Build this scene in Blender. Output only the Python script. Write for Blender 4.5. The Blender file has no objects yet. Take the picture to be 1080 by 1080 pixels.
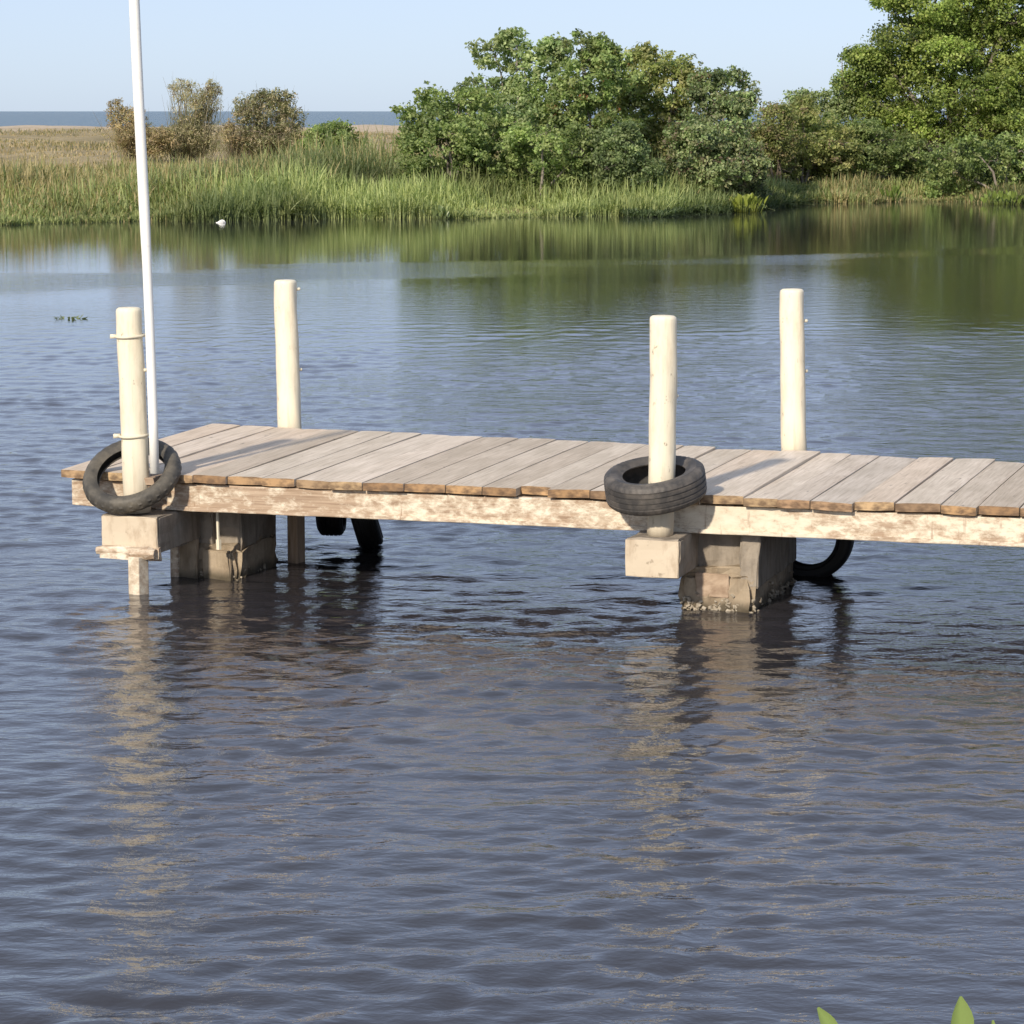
import bpy, math, random
import numpy as np
from mathutils import Vector, Matrix, Quaternion

S = bpy.context.scene
COL = S.collection
rng = np.random.default_rng(7)
R = random.Random(11)

# ------------------------------------------------------------------ camera
FPX, H, HOR = 3000.0, 2.8, 116.0
PITCH = math.atan((540 - HOR) / FPX)
CP, SP = math.cos(PITCH), math.sin(PITCH)
cam = bpy.data.cameras.new('camera')
cam.sensor_width = 36.0
cam.lens = 36.0 * FPX / 1080.0
cam.clip_start, cam.clip_end = 0.1, 30000
co = bpy.data.objects.new('camera', cam)
COL.objects.link(co)
co.location = (0, 0, H)
co.rotation_euler = (math.pi / 2 - PITCH, 0, 0)
S.camera = co


def ray(px, py):
    a, b = px - 540.0, 540.0 - py
    return np.array([a, FPX * CP + b * SP, -FPX * SP + b * CP])


def on_z(px, py, z):                      # survey: point of the photo at height z
    d = ray(px, py)
    t = (z - H) / d[2]
    return np.array([0, 0, H]) + d * t


def at_y(px, py, y):                      # survey: point of the photo at distance y
    d = ray(px, py)
    return np.array([0, 0, H]) + d * (y / d[1])


# ------------------------------------------------------------------ helpers
def tag(o, label=None, cat=None, group=None, kind=None):
    if label: o['label'] = label
    if cat: o['category'] = cat
    if group: o['group'] = group
    if kind: o['kind'] = kind
    return o


def mesh_np(name, V, F4=None, F3=None, mats=(), parent=None, col=None, smooth=False, mi=None, ngons=None):
    """V (n,3); F4 (m,4) quads, F3 (k,3) triangles; col (n,3) point colours"""
    me = bpy.data.meshes.new(name)
    V = np.asarray(V, dtype=np.float32)
    F4 = np.zeros((0, 4), int) if F4 is None else np.asarray(F4, dtype=np.int32)
    F3 = np.zeros((0, 3), int) if F3 is None else np.asarray(F3, dtype=np.int32)
    me.vertices.add(len(V)); me.vertices.foreach_set('co', V.ravel())
    nl = F4.size + F3.size
    me.loops.add(nl)
    me.loops.foreach_set('vertex_index', np.concatenate([F4.ravel(), F3.ravel()]).astype(np.int32))
    me.polygons.add(len(F4) + len(F3))
    st = np.concatenate([np.arange(len(F4)) * 4, F4.size + np.arange(len(F3)) * 3]).astype(np.int32)
    me.polygons.foreach_set('loop_start', st)
    for m in mats: me.materials.append(m)
    if mi is not None: me.polygons.foreach_set('material_index', np.asarray(mi, dtype=np.int32))
    me.polygons.foreach_set('use_smooth', np.full(len(F4) + len(F3), bool(smooth)))
    me.update(calc_edges=True)
    me.validate()
    if col is not None:
        a = me.color_attributes.new('tint', 'FLOAT_COLOR', 'POINT')
        c = np.ones((len(V), 4), dtype=np.float32); c[:, :3] = col
        a.data.foreach_set('color', c.ravel())
    o = bpy.data.objects.new(name, me)
    COL.objects.link(o)
    if parent is not None: o.parent = parent
    return o


class MB:
    """collects shapes, builds them as ONE mesh object"""
    def __init__(s): s.v, s.f, s.m = [], [], []

    def add(s, vs, fs, mi=0):
        b = len(s.v)
        s.v += [tuple(map(float, v)) for v in vs]
        s.f += [tuple(b + i for i in f) for f in fs]
        s.m += [mi] * len(fs) if isinstance(mi, int) else list(mi)

    def box(s, lo, hi, mi=0, jit=0.0, M=None):
        vs = [Vector((x, y, z)) for z in (lo[2], hi[2]) for y in (lo[1], hi[1]) for x in (lo[0], hi[0])]
        vs = [v + Vector((R.uniform(-jit, jit), R.uniform(-jit, jit), R.uniform(-jit, jit))) for v in vs]
        if M is not None: vs = [M @ v for v in vs]
        s.add(vs, [(0, 2, 3, 1), (4, 5, 7, 6), (0, 1, 5, 4), (2, 6, 7, 3), (0, 4, 6, 2), (1, 3, 7, 5)], mi)

    def tube(s, pts, rad, n=8, mi=0, caps=True):
        pts = [Vector(p) for p in pts]
        rings = []
        up = Vector((0, 0, 1))
        for i, p in enumerate(pts):
            d = (pts[min(i + 1, len(pts) - 1)] - pts[max(i - 1, 0)]).normalized()
            a = d.cross(up if abs(d.z) < .9 else Vector((0, 1, 0))).normalized()
            b = d.cross(a).normalized()
            r = rad[i] if hasattr(rad, '__len__') else rad
            rings.append([p + a * (r * math.cos(2 * math.pi * k / n)) + b * (r * math.sin(2 * math.pi * k / n)) for k in range(n)])
        vs = [v for r in rings for v in r]
        fs = []
        for i in range(len(pts) - 1):
            for k in range(n):
                fs.append((i * n + k, i * n + (k + 1) % n, (i + 1) * n + (k + 1) % n, (i + 1) * n + k))
        if caps:
            fs.append(tuple(reversed(range(n)))); fs.append(tuple(range((len(pts) - 1) * n, len(pts) * n)))
        s.add(vs, fs, mi)

    def build(s, name, mats, parent=None, smooth=False, bevel=0.0, loc=None):
        me = bpy.data.meshes.new(name)
        me.from_pydata(s.v, [], s.f)
        for m in (mats if isinstance(mats, (list, tuple)) else [mats]): me.materials.append(m)
        for p, m in zip(me.polygons, s.m):
            p.material_index = m
            p.use_smooth = smooth
        me.update()
        o = bpy.data.objects.new(name, me); COL.objects.link(o)
        if parent is not None: o.parent = parent
        if loc is not None: o.location = loc
        if bevel:
            b = o.modifiers.new('edge', 'BEVEL'); b.width = bevel; b.segments = 2; b.limit_method = 'ANGLE'
        return o


def empty(name, loc, rz=0.0):
    o = bpy.data.objects.new(name, None); COL.objects.link(o)
    o.empty_display_size = .2
    o.location = loc; o.rotation_euler = (0, 0, rz)
    return o


# ------------------------------------------------------------------ materials
class NT:
    def __init__(s, name):
        s.mat = bpy.data.materials.new(name); s.mat.use_nodes = True
        s.t = s.mat.node_tree; s.n = s.t.nodes
        s.b = s.n['Principled BSDF']

    def new(s, typ, **kw):
        n = s.n.new(typ)
        for k, v in kw.items():
            if k.startswith('i_'):
                n.inputs[k[2:].replace('_', ' ')].default_value = v
            else: setattr(n, k, v)
        return n

    def link(s, a, b): s.t.links.new(a, b)

    def coord(s, scale=(1, 1, 1), kind='Object', rot=(0, 0, 0)):
        tc = s.new('ShaderNodeTexCoord'); mp = s.new('ShaderNodeMapping')
        mp.inputs['Scale'].default_value = scale
        mp.inputs['Rotation'].default_value = rot
        s.link(tc.outputs[kind], mp.inputs['Vector'])
        return mp.outputs['Vector']

    def noise(s, vec, scale, detail=4, rough=.55, dist=0.0):
        n = s.new('ShaderNodeTexNoise')
        n.inputs['Scale'].default_value = scale; n.inputs['Detail'].default_value = detail
        n.inputs['Roughness'].default_value = rough; n.inputs['Distortion'].default_value = dist
        if vec is not None: s.link(vec, n.inputs['Vector'])
        return n.outputs['Fac']

    def ramp(s, fac, stops, interp='LINEAR'):
        r = s.new('ShaderNodeValToRGB'); r.color_ramp.interpolation = interp
        e = r.color_ramp.elements
        while len(e) < len(stops): e.new(0.5)
        for k, (p, c) in enumerate(stops):
            e[k].position = p
            c = (c, c, c) if not hasattr(c, '__len__') else c
            e[k].color = (*c, 1)
        s.link(fac, r.inputs['Fac'])
        return r.outputs['Color']

    def mix(s, fac, a, b, mode='MIX'):
        m = s.new('ShaderNodeMix', data_type='RGBA', blend_type=mode)
        for x, sock in ((fac, m.inputs[0]), (a, m.inputs[6]), (b, m.inputs[7])):
            if hasattr(x, 'is_output'): s.link(x, sock)
            elif hasattr(x, '__len__'): sock.default_value = (*x, 1)
            else: sock.default_value = x
        return m.outputs[2]

    def math(s, op, a, b=0.0, clamp=False):
        m = s.new('ShaderNodeMath', operation=op, use_clamp=clamp)
        for x, sock in ((a, m.inputs[0]), (b, m.inputs[1])):
            if hasattr(x, 'is_output'): s.link(x, sock)
            else: sock.default_value = x
        return m.outputs[0]

    def bump(s, h, strength, dist=.01, prev=None):
        b = s.new('ShaderNodeBump')
        if hasattr(strength, 'is_output'): s.link(strength, b.inputs['Strength'])
        else: b.inputs['Strength'].default_value = strength
        b.inputs['Distance'].default_value = dist
        s.link(h, b.inputs['Height'])
        if prev is not None: s.link(prev, b.inputs['Normal'])
        return b.outputs['Normal']

    def out(s, color=None, rough=.8, normal=None, **kw):
        if color is not None:
            if hasattr(color, 'is_output'): s.link(color, s.b.inputs['Base Color'])
            else: s.b.inputs['Base Color'].default_value = (*color, 1)
        if hasattr(rough, 'is_output'): s.link(rough, s.b.inputs['Roughness'])
        else: s.b.inputs['Roughness'].default_value = rough
        if normal is not None: s.link(normal, s.b.inputs['Normal'])
        for k, v in kw.items(): s.b.inputs[k.replace('_', ' ')].default_value = v
        return s.mat


def plank_mat():
    m = NT('weathered plank')
    oi = m.new('ShaderNodeObjectInfo')
    tc = m.new('ShaderNodeTexCoord')
    off = m.new('ShaderNodeVectorMath', operation='MULTIPLY_ADD')
    cmb = m.new('ShaderNodeCombineXYZ')
    m.link(oi.outputs['Random'], cmb.inputs[0]); m.link(oi.outputs['Random'], cmb.inputs[1])
    m.link(cmb.outputs[0], off.inputs[0]); off.inputs[1].default_value = (37, 53, 0); m.link(tc.outputs['Object'], off.inputs[2])
    def mp(sc):
        q = m.new('ShaderNodeMapping'); q.inputs['Scale'].default_value = sc; m.link(off.outputs[0], q.inputs['Vector']); return q.outputs[0]
    grain = m.noise(mp((38, 1.3, 30)), 2.0, 7, .65, .4)
    patch = m.noise(mp((4, 1.2, 4)), 1.6, 5, .6)
    c = m.ramp(grain, [(.25, (.40, .33, .25)), (.48, (.665, .58, .47)), (.72, (.80, .715, .60))])
    c = m.mix(m.ramp(patch, [(.38, 0), (.7, .55)]), c, (.43, .37, .28))
    tint = m.ramp(oi.outputs['Random'], [(0, (.80, .76, .72)), (.35, (.97, .95, .93)), (.6, (1.06, 1.03, 1.02)), (.8, (1.0, .92, .86)), (1, (.86, .86, .88))])
    c = m.mix(1.0, c, tint, 'MULTIPLY')
    st = m.noise(mp((9, 3.0, 9)), 2.3, 3)
    c = m.mix(m.ramp(st, [(.66, 0), (.76, .7)]), c, (.16, .125, .10))
    return m.out(c, .85, m.bump(grain, .35, .006))


def plank_end_mat():
    m = NT('sawn plank end')
    oi = m.new('ShaderNodeObjectInfo')
    n = m.noise(m.coord((14, 14, 30)), 1.0, 4)
    base = m.ramp(oi.outputs['Random'], [(0, (.30, .18, .09)), (.25, (.50, .31, .15)), (.45, (.26, .17, .10)), (.7, (.56, .40, .22)), (.85, (.36, .22, .12)), (1, (.44, .29, .17))])
    c = m.mix(m.ramp(n, [(.40, .85), (.62, 0)]), base, (.12, .075, .045))
    return m.out(c, .85, m.bump(n, .3, .004))


def beam_mat(name, paint_lo, paint_hi, wear=.0, gr=(2, 20, 60)):
    m = NT(name)
    v = m.coord((1, 1, 1))
    a = m.noise(m.coord((5, 9, 10)), 2.4, 7, .72, .2)
    b = m.noise(m.coord((1.0, 1.0, 1.5)), .8, 3, .5)
    g = m.noise(m.coord(gr), 1.5, 5, .6)
    wood = m.ramp(g, [(.3, (.25, .17, .11)), (.6, (.43, .32, .225)), (.8, (.52, .41, .30))])
    paint = m.ramp(a, [(.3, (.58, .49, .36)), (.7, (.74, .67, .54))])
    sx = m.new('ShaderNodeSeparateXYZ'); m.link(v, sx.inputs[0])
    k = m.math('ADD', m.math('ADD', m.math('MULTIPLY', a, .9), m.math('MULTIPLY', b, .5)), m.math('MULTIPLY', m.math('SUBTRACT', sx.outputs[0], 3.0, True), wear))
    f = m.ramp(k, [(paint_lo, 0), (paint_hi, 1)])
    c = m.mix(f, wood, paint)
    crack = m.noise(m.coord((16, 16, 2.5)), 1.4, 3, .6)
    c = m.mix(m.ramp(crack, [(.63, 0), (.74, .7)]), c, (.24, .13, .075))
    return m.out(c, .8, m.bump(a, .4, .006))


def paint_mat(name, col, dirt=(.42, .33, .22), amount=.5):
    m = NT(name)
    a = m.noise(m.coord((3, 3, 1.3)), 3.5, 6, .65)
    b = m.noise(m.coord((9, 9, 9)), 2.0, 4, .6)
    c = m.mix(m.ramp(a, [(.5, 0), (.75, amount)]), col, dirt)
    c = m.mix(m.ramp(b, [(.62, 0), (.72, amount * .9)]), c, tuple(x * .55 for x in dirt))
    return m.out(c, .6, m.bump(b, .25, .006))


def post_mat(name, col, dirt, amount):
    m = NT(name)
    a = m.noise(m.coord((3, 3, 1.0)), 3.5, 6, .7)
    st = m.noise(m.coord((22, 22, 1.1)), 2.0, 5, .65)
    ch = m.noise(m.coord((10, 10, 5)), 2.6, 6, .7)
    c = m.mix(m.ramp(a, [(.48, 0), (.72, amount)]), col, dirt)
    c = m.mix(m.ramp(st, [(.55, 0), (.75, .45)]), c, tuple(x * .72 for x in dirt))
    c = m.mix(m.ramp(ch, [(.64, 0), (.67, .85)]), c, (.36, .29, .20))
    sep = m.new('ShaderNodeSeparateXYZ'); m.link(m.coord(), sep.inputs[0])
    foot = m.math('ADD', sep.outputs[2], m.math('MULTIPLY', a, .5))
    c = m.mix(m.ramp(foot, [(.18, .75), (.62, 0)]), c, (.36, .30, .22))
    hgt = m.math('SUBTRACT', st, m.math('MULTIPLY', m.ramp(ch, [(.64, 0), (.67, 1)]), .8))
    return m.out(c, .7, m.bump(hgt, .45, .006))


def concrete_mat(name, base, dark):
    m = NT(name)
    a = m.noise(m.coord((1, 1, 1)), 7, 7, .7)
    s = m.noise(m.coord((5, 5, 1.2)), 2.5, 5, .6)
    c = m.ramp(a, [(.3, tuple(x * .72 for x in base)), (.55, base), (.8, tuple(min(1, x * 1.2) for x in base))])
    c = m.mix(m.ramp(s, [(.45, 0), (.72, .8)]), c, dark)
    # wet tide band at the waterline
    geo = m.new('ShaderNodeNewGeometry'); sep = m.new('ShaderNodeSeparateXYZ'); m.link(geo.outputs['Position'], sep.inputs[0])
    zz = m.math('ADD', sep.outputs[2], m.math('MULTIPLY', m.math('SUBTRACT', s, .5), .12))
    c = m.mix(m.ramp(zz, [(.02, .85), (.07, 0)]), c, (.05, .04, .022))
    return m.out(c, .85, m.bump(a, .8, .012))


def rubber_mat(name, col=(.032, .031, .032), dust=(.16, .145, .13), amt=.55):
    m = NT(name)
    a = m.noise(m.coord((1, 1, 1)), 9, 6, .65)
    c = m.mix(m.ramp(a, [(.42, 0), (.75, amt)]), col, dust)
    return m.out(c, .62, m.bump(m.noise(m.coord(), 60, 3), .15, .004))


def leaf_mat(name, trans=.3, rough=.5):
    m = NT(name)
    at = m.new('ShaderNodeVertexColor', layer_name='tint')
    c = at.outputs['Color']
    m.out(c, rough)
    m.b.inputs['Specular IOR Level'].default_value = .45
    tr = m.new('ShaderNodeBsdfTranslucent')
    m.link(m.mix(1.0, c, (1.0, 1.1, .55), 'MULTIPLY'), tr.inputs['Color'])
    mx = m.new('ShaderNodeMixShader'); mx.inputs[0].default_value = trans
    m.link(m.b.outputs[0], mx.inputs[1]); m.link(tr.outputs[0], mx.inputs[2])
    m.link(mx.outputs[0], m.n['Material Output'].inputs['Surface'])
    return m.mat


def bark_mat(name, a, b):
    m = NT(name)
    n = m.noise(m.coord((4, 4, 1)), 5, 5, .6)
    return m.out(m.ramp(n, [(.3, a), (.7, b)]), .9, m.bump(n, .6, .02))


M_PLANK, M_END = plank_mat(), plank_end_mat()
M_BEAM = beam_mat('flaking cream paint on timber', .66, .84, .10)
M_STAKE2 = beam_mat('pale painted stake', .55, .8, 0, (30, 30, 2))
M_PILE = beam_mat('dark standing timber', 1.0, 1.3, 0, (30, 30, 2))
M_BEAM_IN = beam_mat('bare grey timber', .9, 1.2)
M_POST = post_mat('cream post paint', (.79, .715, .55), (.52, .42, .28), .6)
M_PIPE = paint_mat('white pipe', (.86, .85, .80), (.6, .57, .5), .2)
M_STRAP = paint_mat('strap', (.70, .64, .50), (.4, .33, .2), .4)
M_CONC = concrete_mat('weathered concrete', (.37, .295, .205), (.15, .105, .06))
M_CAP = paint_mat('painted cap beam', (.56, .47, .35), (.30, .21, .13), .8)
M_CAPG = concrete_mat('grey concrete cap', (.31, .265, .21), (.13, .105, .075))
M_SHELL = paint_mat('oyster crust', (.36, .31, .235), (.14, .10, .06), 1.0)
M_STAKE = beam_mat('stake timber', .85, 1.1, 0, (8, 8, 14))
M_RUB = rubber_mat('dusty car tyre rubber', (.045, .042, .040), (.18, .155, .13), .75)
M_RUB2 = rubber_mat('worn scooter tyre rubber', (.055, .050, .042), (.19, .165, .125), .8)
M_RUBW = rubber_mat('wet black rubber', (.012, .012, .013), (.04, .04, .04), .3)
M_ROPE = paint_mat('old rope', (.33, .28, .2), (.15, .12, .08), .5)
M_RUST = paint_mat('rusty iron', (.22, .11, .06), (.08, .05, .035), .6)
M_LEAF = leaf_mat('shrub leaf', .45)
M_BLADE = leaf_mat('reed blade', .35, .6)
M_HYA = leaf_mat('water plant leaf', .35, .35)
M_BARK = bark_mat('pale bark', (.16, .135, .11), (.34, .30, .25))
M_BARKD = bark_mat('dark twig bark', (.09, .07, .05), (.2, .16, .12))
M_LITTER = paint_mat('white plastic', (.8, .8, .78), (.5, .5, .48), .3)

# ------------------------------------------------------------------ world + sun
SUN_DIR = Vector((-.38, -.81, .47)).normalized()
el = math.asin(SUN_DIR.z); az = math.atan2(SUN_DIR.x, SUN_DIR.y)
W = bpy.data.worlds.new('World'); S.world = W; W.use_nodes = True
sk = W.node_tree.nodes.new('ShaderNodeTexSky'); sk.sky_type = 'NISHITA'; sk.sun_disc = False
sk.sun_elevation = el; sk.sun_rotation = az
sk.air_density = .62; sk.dust_density = .45; sk.ozone_density = 3.0; sk.altitude = 0
bg = W.node_tree.nodes['Background']; bg.inputs['Strength'].default_value = .10
hs = W.node_tree.nodes.new('ShaderNodeHueSaturation'); hs.inputs['Hue'].default_value = .512; hs.inputs['Saturation'].default_value = .84
W.node_tree.links.new(sk.outputs[0], hs.inputs['Color'])
hz = W.node_tree.nodes.new('ShaderNodeMix'); hz.data_type = 'RGBA'           # even milky veil over the whole sky
hz.inputs[0].default_value = .62; hz.inputs[7].default_value = (3.95, 4.65, 5.95, 1)
W.node_tree.links.new(hs.outputs[0], hz.inputs[6])
W.node_tree.links.new(hz.outputs[2], bg.inputs['Color'])
sl = bpy.data.lights.new('sun', 'SUN'); sl.energy = 3.3; sl.angle = math.radians(2.2); sl.color = (1, .89, .74)
so = bpy.data.objects.new('sun', sl); COL.objects.link(so)
so.rotation_euler = SUN_DIR.to_track_quat('Z', 'Y').to_euler(); so.location = (-20, -20, 20)
S.view_settings.view_transform = 'Standard'; S.view_settings.look = 'None'
S.view_settings.exposure = 0.55; S.view_settings.gamma = 1.0

# ------------------------------------------------------------------ water
def water():
    rr = np.random.default_rng(3)
    ys = [2.0]
    while ys[-1] < 40: ys.append(ys[-1] + max(.018, ys[-1] * .0025))
    while ys[-1] < 6000: ys.append(ys[-1] * 1.13)
    ys = np.array([-60.0, -20, -6] + ys)
    fx = np.arange(-7.6, 7.6001, .034)
    ox = 7.6 + np.cumsum(.1 * 1.45 ** np.arange(1, 28)); ox = ox[ox < 5000]
    xs = np.concatenate([-ox[::-1], fx, ox])
    X, Y = np.meshgrid(xs, ys)
    Z = np.zeros_like(X); DX = np.zeros_like(X); DY = np.zeros_like(X)
    dyl = np.maximum(.018, Y * .0025)
    # slow patches where the breeze is stronger or weaker
    g = 1 + .35 * np.sin(.9 * X + .5 * Y + 1) * np.sin(.6 * Y - .35 * X) + .25 * np.sin(2.1 * X - 1.2 * Y)
    # calmer in front of the dock, livelier beyond it
    for i in range(130):
        lam = .13 * (.80 / .13) ** (rr.random() ** 1.3)
        th = rr.normal(0.10, .68) + math.pi / 2
        k = 2 * math.pi / lam
        kx, ky = k * math.cos(th), k * math.sin(th)
        slope = .0135 * (lam / .26) ** (.0 if lam < .26 else -.72)
        a = slope / k
        q = np.clip((lam / abs(math.sin(th)) / dyl - 3.0) / 3.0, 0, 1)
        ph = kx * X + ky * Y + rr.random() * 6.283
        ph = ph + .5 * np.sin(.5 * X * rr.normal() + .5 * Y * rr.normal() + rr.random() * 6)
        Z += a * q * np.sin(ph)
        DX += -a * q * np.cos(ph) * math.cos(th) * .8; DY += -a * q * np.cos(ph) * math.sin(th) * .8
    fade = np.clip((7.5 - np.abs(X)) / .8, 0, 1) * np.clip((40 - Y) / 7, 0, 1) * np.clip((Y - 2.2) / 1, 0, 1) * g
    V = np.stack([X + DX * fade, Y + DY * fade, Z * fade], -1).reshape(-1, 3)
    ny, nx = X.shape
    i = np.arange(ny * nx).reshape(ny, nx)
    F = np.stack([i[:-1, :-1], i[:-1, 1:], i[1:, 1:], i[1:, :-1]], -1).reshape(-1, 4)

    m = NT('tannin lagoon water')
    geo = m.new('ShaderNodeNewGeometry'); sep = m.new('ShaderNodeSeparateXYZ'); m.link(geo.outputs['Position'], sep.inputs[0])
    wob = m.noise(m.coord((.06, .16, 1)), 1.0, 3)
    px_ = m.math('MULTIPLY', sep.outputs[0], -.6)
    yy = m.math('ADD', m.math('ADD', sep.outputs[1], px_), m.math('MULTIPLY', m.math('SUBTRACT', wob, .5), 9.0))
    d100 = m.math('DIVIDE', yy, 200.0)
    # strength of ripples along the distance (metres / 200)
    zone = m.ramp(d100, [(.0, .13), (.06, .14), (.09, .16), (.12, .13), (.155, .11), (.170, .050), (.22, .044), (.245, .026), (.251, .085), (.259, .085), (.266, .018), (.40, .018), (.55, .8)])
    n1 = m.noise(m.coord((1.6, 3.4, 1)), 1.3, 2, .5, .3)
    n2 = m.noise(m.coord((3.2, 6.0, 1), rot=(0, 0, .25)), 2.0, 3, .55, .2)
    n3 = m.noise(m.coord((7, 12, 1), rot=(0, 0, -.2)), 2.2, 3, .6)
    nn = m.math('ADD', m.math('MULTIPLY', n1, 1.0), m.math('ADD', m.math('MULTIPLY', n2, .55), m.math('MULTIPLY', n3, .20)))
    bn = m.bump(nn, zone, .105)
    murk = m.noise(m.coord((.15, .3, 1)), 1.0, 2)
    c = m.ramp(murk, [(.35, (.026, .0245, .028)), (.7, (.034, .032, .037))])
    # open sea beyond the spit: clearer blue water with a few whitecaps
    sea = m.ramp(m.math('DIVIDE', sep.outputs[1], 1000.0), [(.14, 0), (.17, 1)])
    c = m.mix(sea, c, (.035, .075, .10))
    foam = m.noise(m.coord((.05, .02, 1)), 1.0, 5, .7)
    c = m.mix(m.math('MULTIPLY', sea, m.ramp(foam, [(.70, 0), (.74, 1)])), c, (.7, .72, .72))
    m.out(c, m.ramp(d100, [(.0, .07), (.08, .065), (.12, .04), (.165, .02)]), bn)
    m.link(m.math('SUBTRACT', 1.62, m.math('MULTIPLY', sea, .4)), m.b.inputs['IOR'])
    m.b.inputs['Specular IOR Level'].default_value = .5
    df = m.new('ShaderNodeBsdfDiffuse'); df.inputs['Color'].default_value = (.10, .165, .23, 1)
    mx = m.new('ShaderNodeMixShader'); m.link(m.math('MULTIPLY', sea, .6), mx.inputs[0])
    m.link(m.b.outputs[0], mx.inputs[1]); m.link(df.outputs[0], mx.inputs[2])
    m.link(mx.outputs[0], m.n['Material Output'].inputs['Surface'])
    o = mesh_np('water', V, F, mats=[m.mat], smooth=True)
    tag(o, kind='structure')


water()

# ------------------------------------------------------------------ land
SHORE_PX = [(-400, 238), (0, 236), (150, 233), (400, 230), (600, 228), (700, 226), (790, 222), (850, 214), (1000, 212), (1080, 215), (1500, 218)]
_sx, _sy = [], []
for a, b in SHORE_PX:
    p = on_z(a, b, 0.0); _sx.append(p[0]); _sy.append(p[1])


def shore_y(x):
    return np.interp(x, _sx, _sy) + .35 * np.sin(1.1 * x) + .2 * np.sin(2.7 * x + 1)


def land_z(x, y):
    d = y - shore_y(x)
    z = np.interp(d, [-8, -2, 0, 1.5, 6, 30, 68, 76, 90, 120], [-1.0, -.4, -.03, .22, .38, 1.05, 1.93, 1.95, .5, -1.5])
    return z + .06 * np.sin(.7 * x + .3 * y) * np.clip(d / 5, 0, 1) + .05 * np.sin(1.3 * x - .9 * y) * np.clip(d / 5, 0, 1)


def land():
    xs = np.concatenate([np.linspace(-400, -60, 18), np.arange(-58, 58.1, .8), np.linspace(62, 400, 18)])
    ds = np.concatenate([np.arange(-8, 12, .5), np.arange(12, 122, 1.5)])
    X, D = np.meshgrid(xs, ds)
    Y = shore_y(X) + D
    Z = land_z(X, Y)
    V = np.stack([X, Y, Z], -1).reshape(-1, 3)
    ny, nx = X.shape; i = np.arange(ny * nx).reshape(ny, nx)
    F = np.stack([i[:-1, :-1], i[:-1, 1:], i[1:, 1:], i[1:, :-1]], -1).reshape(-1, 4)
    m = NT('spit soil and sand')
    geo = m.new('ShaderNodeNewGeometry'); sep = m.new('ShaderNodeSeparateXYZ'); m.link(geo.outputs['Position'], sep.inputs[0])
    n = m.noise(m.coord((.35, .35, .35)), 1.0, 5, .65)
    n2 = m.noise(m.coord((2, 1, 1)), 2.0, 4, .6)
    soil = m.ramp(n, [(.3, (.16, .13, .06)), (.5, (.32, .25, .13)), (.7, (.44, .35, .20))])
    soil = m.mix(m.ramp(n2, [(.4, 0), (.7, .5)]), soil, (.24, .20, .09))
    sand = m.ramp(n2, [(.3, (.42, .33, .22)), (.7, (.56, .45, .32))])
    yb = m.math('ADD', sep.outputs[1], m.math('MULTIPLY', n, 14))
    c = m.mix(m.ramp(m.math('DIVIDE', yb, 200), [(.70, 0), (.725, 1)]), soil, sand)
    m.out(c, .95, m.bump(n2, .5, .05))
    tag(mesh_np('ground', V, F, mats=[m.mat], smooth=True), kind='structure')


land()

# near bank, below the frame, on which the photographer stands
def near_bank():
    xs = np.linspace(-30, 30, 61); ys = np.concatenate([np.linspace(-40, -4, 10), np.linspace(-3, 9.0, 25)])
    X, Y = np.meshgrid(xs, ys)
    Z = np.interp(Y, [-40, 0, 1.5, 4, 6, 7.0, 9.0], [1.5, 1.25, 1.15, .75, .25, -.08, -.9]) + .05 * np.sin(1.3 * X) * np.cos(1.1 * Y)
    V = np.stack([X, Y, Z], -1).reshape(-1, 3)
    ny, nx = X.shape; i = np.arange(ny * nx).reshape(ny, nx)
    F = np.stack([i[:-1, :-1], i[:-1, 1:], i[1:, 1:], i[1:, :-1]], -1).reshape(-1, 4)
    m = NT('near bank soil')
    n = m.noise(m.coord(), 3, 6, .65)
    m.out(m.ramp(n, [(.3, (.05, .065, .02)), (.6, (.13, .11, .05)), (.8, (.2, .15, .09))]), .95, m.bump(n, .6, .04))
    tag(mesh_np('bank', V, F, mats=[m.mat], smooth=True), kind='structure')


near_bank()

# ------------------------------------------------------------------ dock
DZ = .67
P0 = on_z(65, 495.3, DZ); P1 = on_z(1080, 535.5, DZ)
U = Vector((P1 - P0)); U.z = 0; FRONT_LEN = U.length; U.normalize()
Vv = Vector((-U.y, U.x, 0))
ROT = math.atan2(U.y, U.x)
O = Vector((P0[0], P0[1], 0))
dock = empty('dock', O, ROT)
tag(dock, 'weathered grey plank dock with cream painted side beam on stubby concrete piers', 'dock')


def loc_uv(px, py, z):
    p = Vector(on_z(px, py, z)) - O
    return p.dot(U), p.dot(Vv)


def u_at(px, v):                        # u so that the point (u, v, deck) shows at column px
    lo, hi = -3.0, 12.0
    for _ in range(50):
        mid = (lo + hi) / 2
        p = O + U * mid + Vv * v
        x = 540 + FPX * p.x / (p.y * CP + (H - DZ) * SP)
        if x < px: lo = mid
        else: hi = mid
    return lo


_ub, _vb = loc_uv(300, 449.5, DZ + .0)
_ub2, _vb2 = loc_uv(1080, 487, DZ)
DEPTH = (_vb + _vb2) / 2
TW = (_vb - _vb2) / 2 / DEPTH * .36
print('dock len', FRONT_LEN, 'rot', math.degrees(ROT), 'depth', _vb, _vb2, DEPTH, 'P0', P0)
LEN = 7.6


def deck_dz(u, v):
    return .034 * (v / DEPTH) * (1 - 2 * u / FRONT_LEN)


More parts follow.
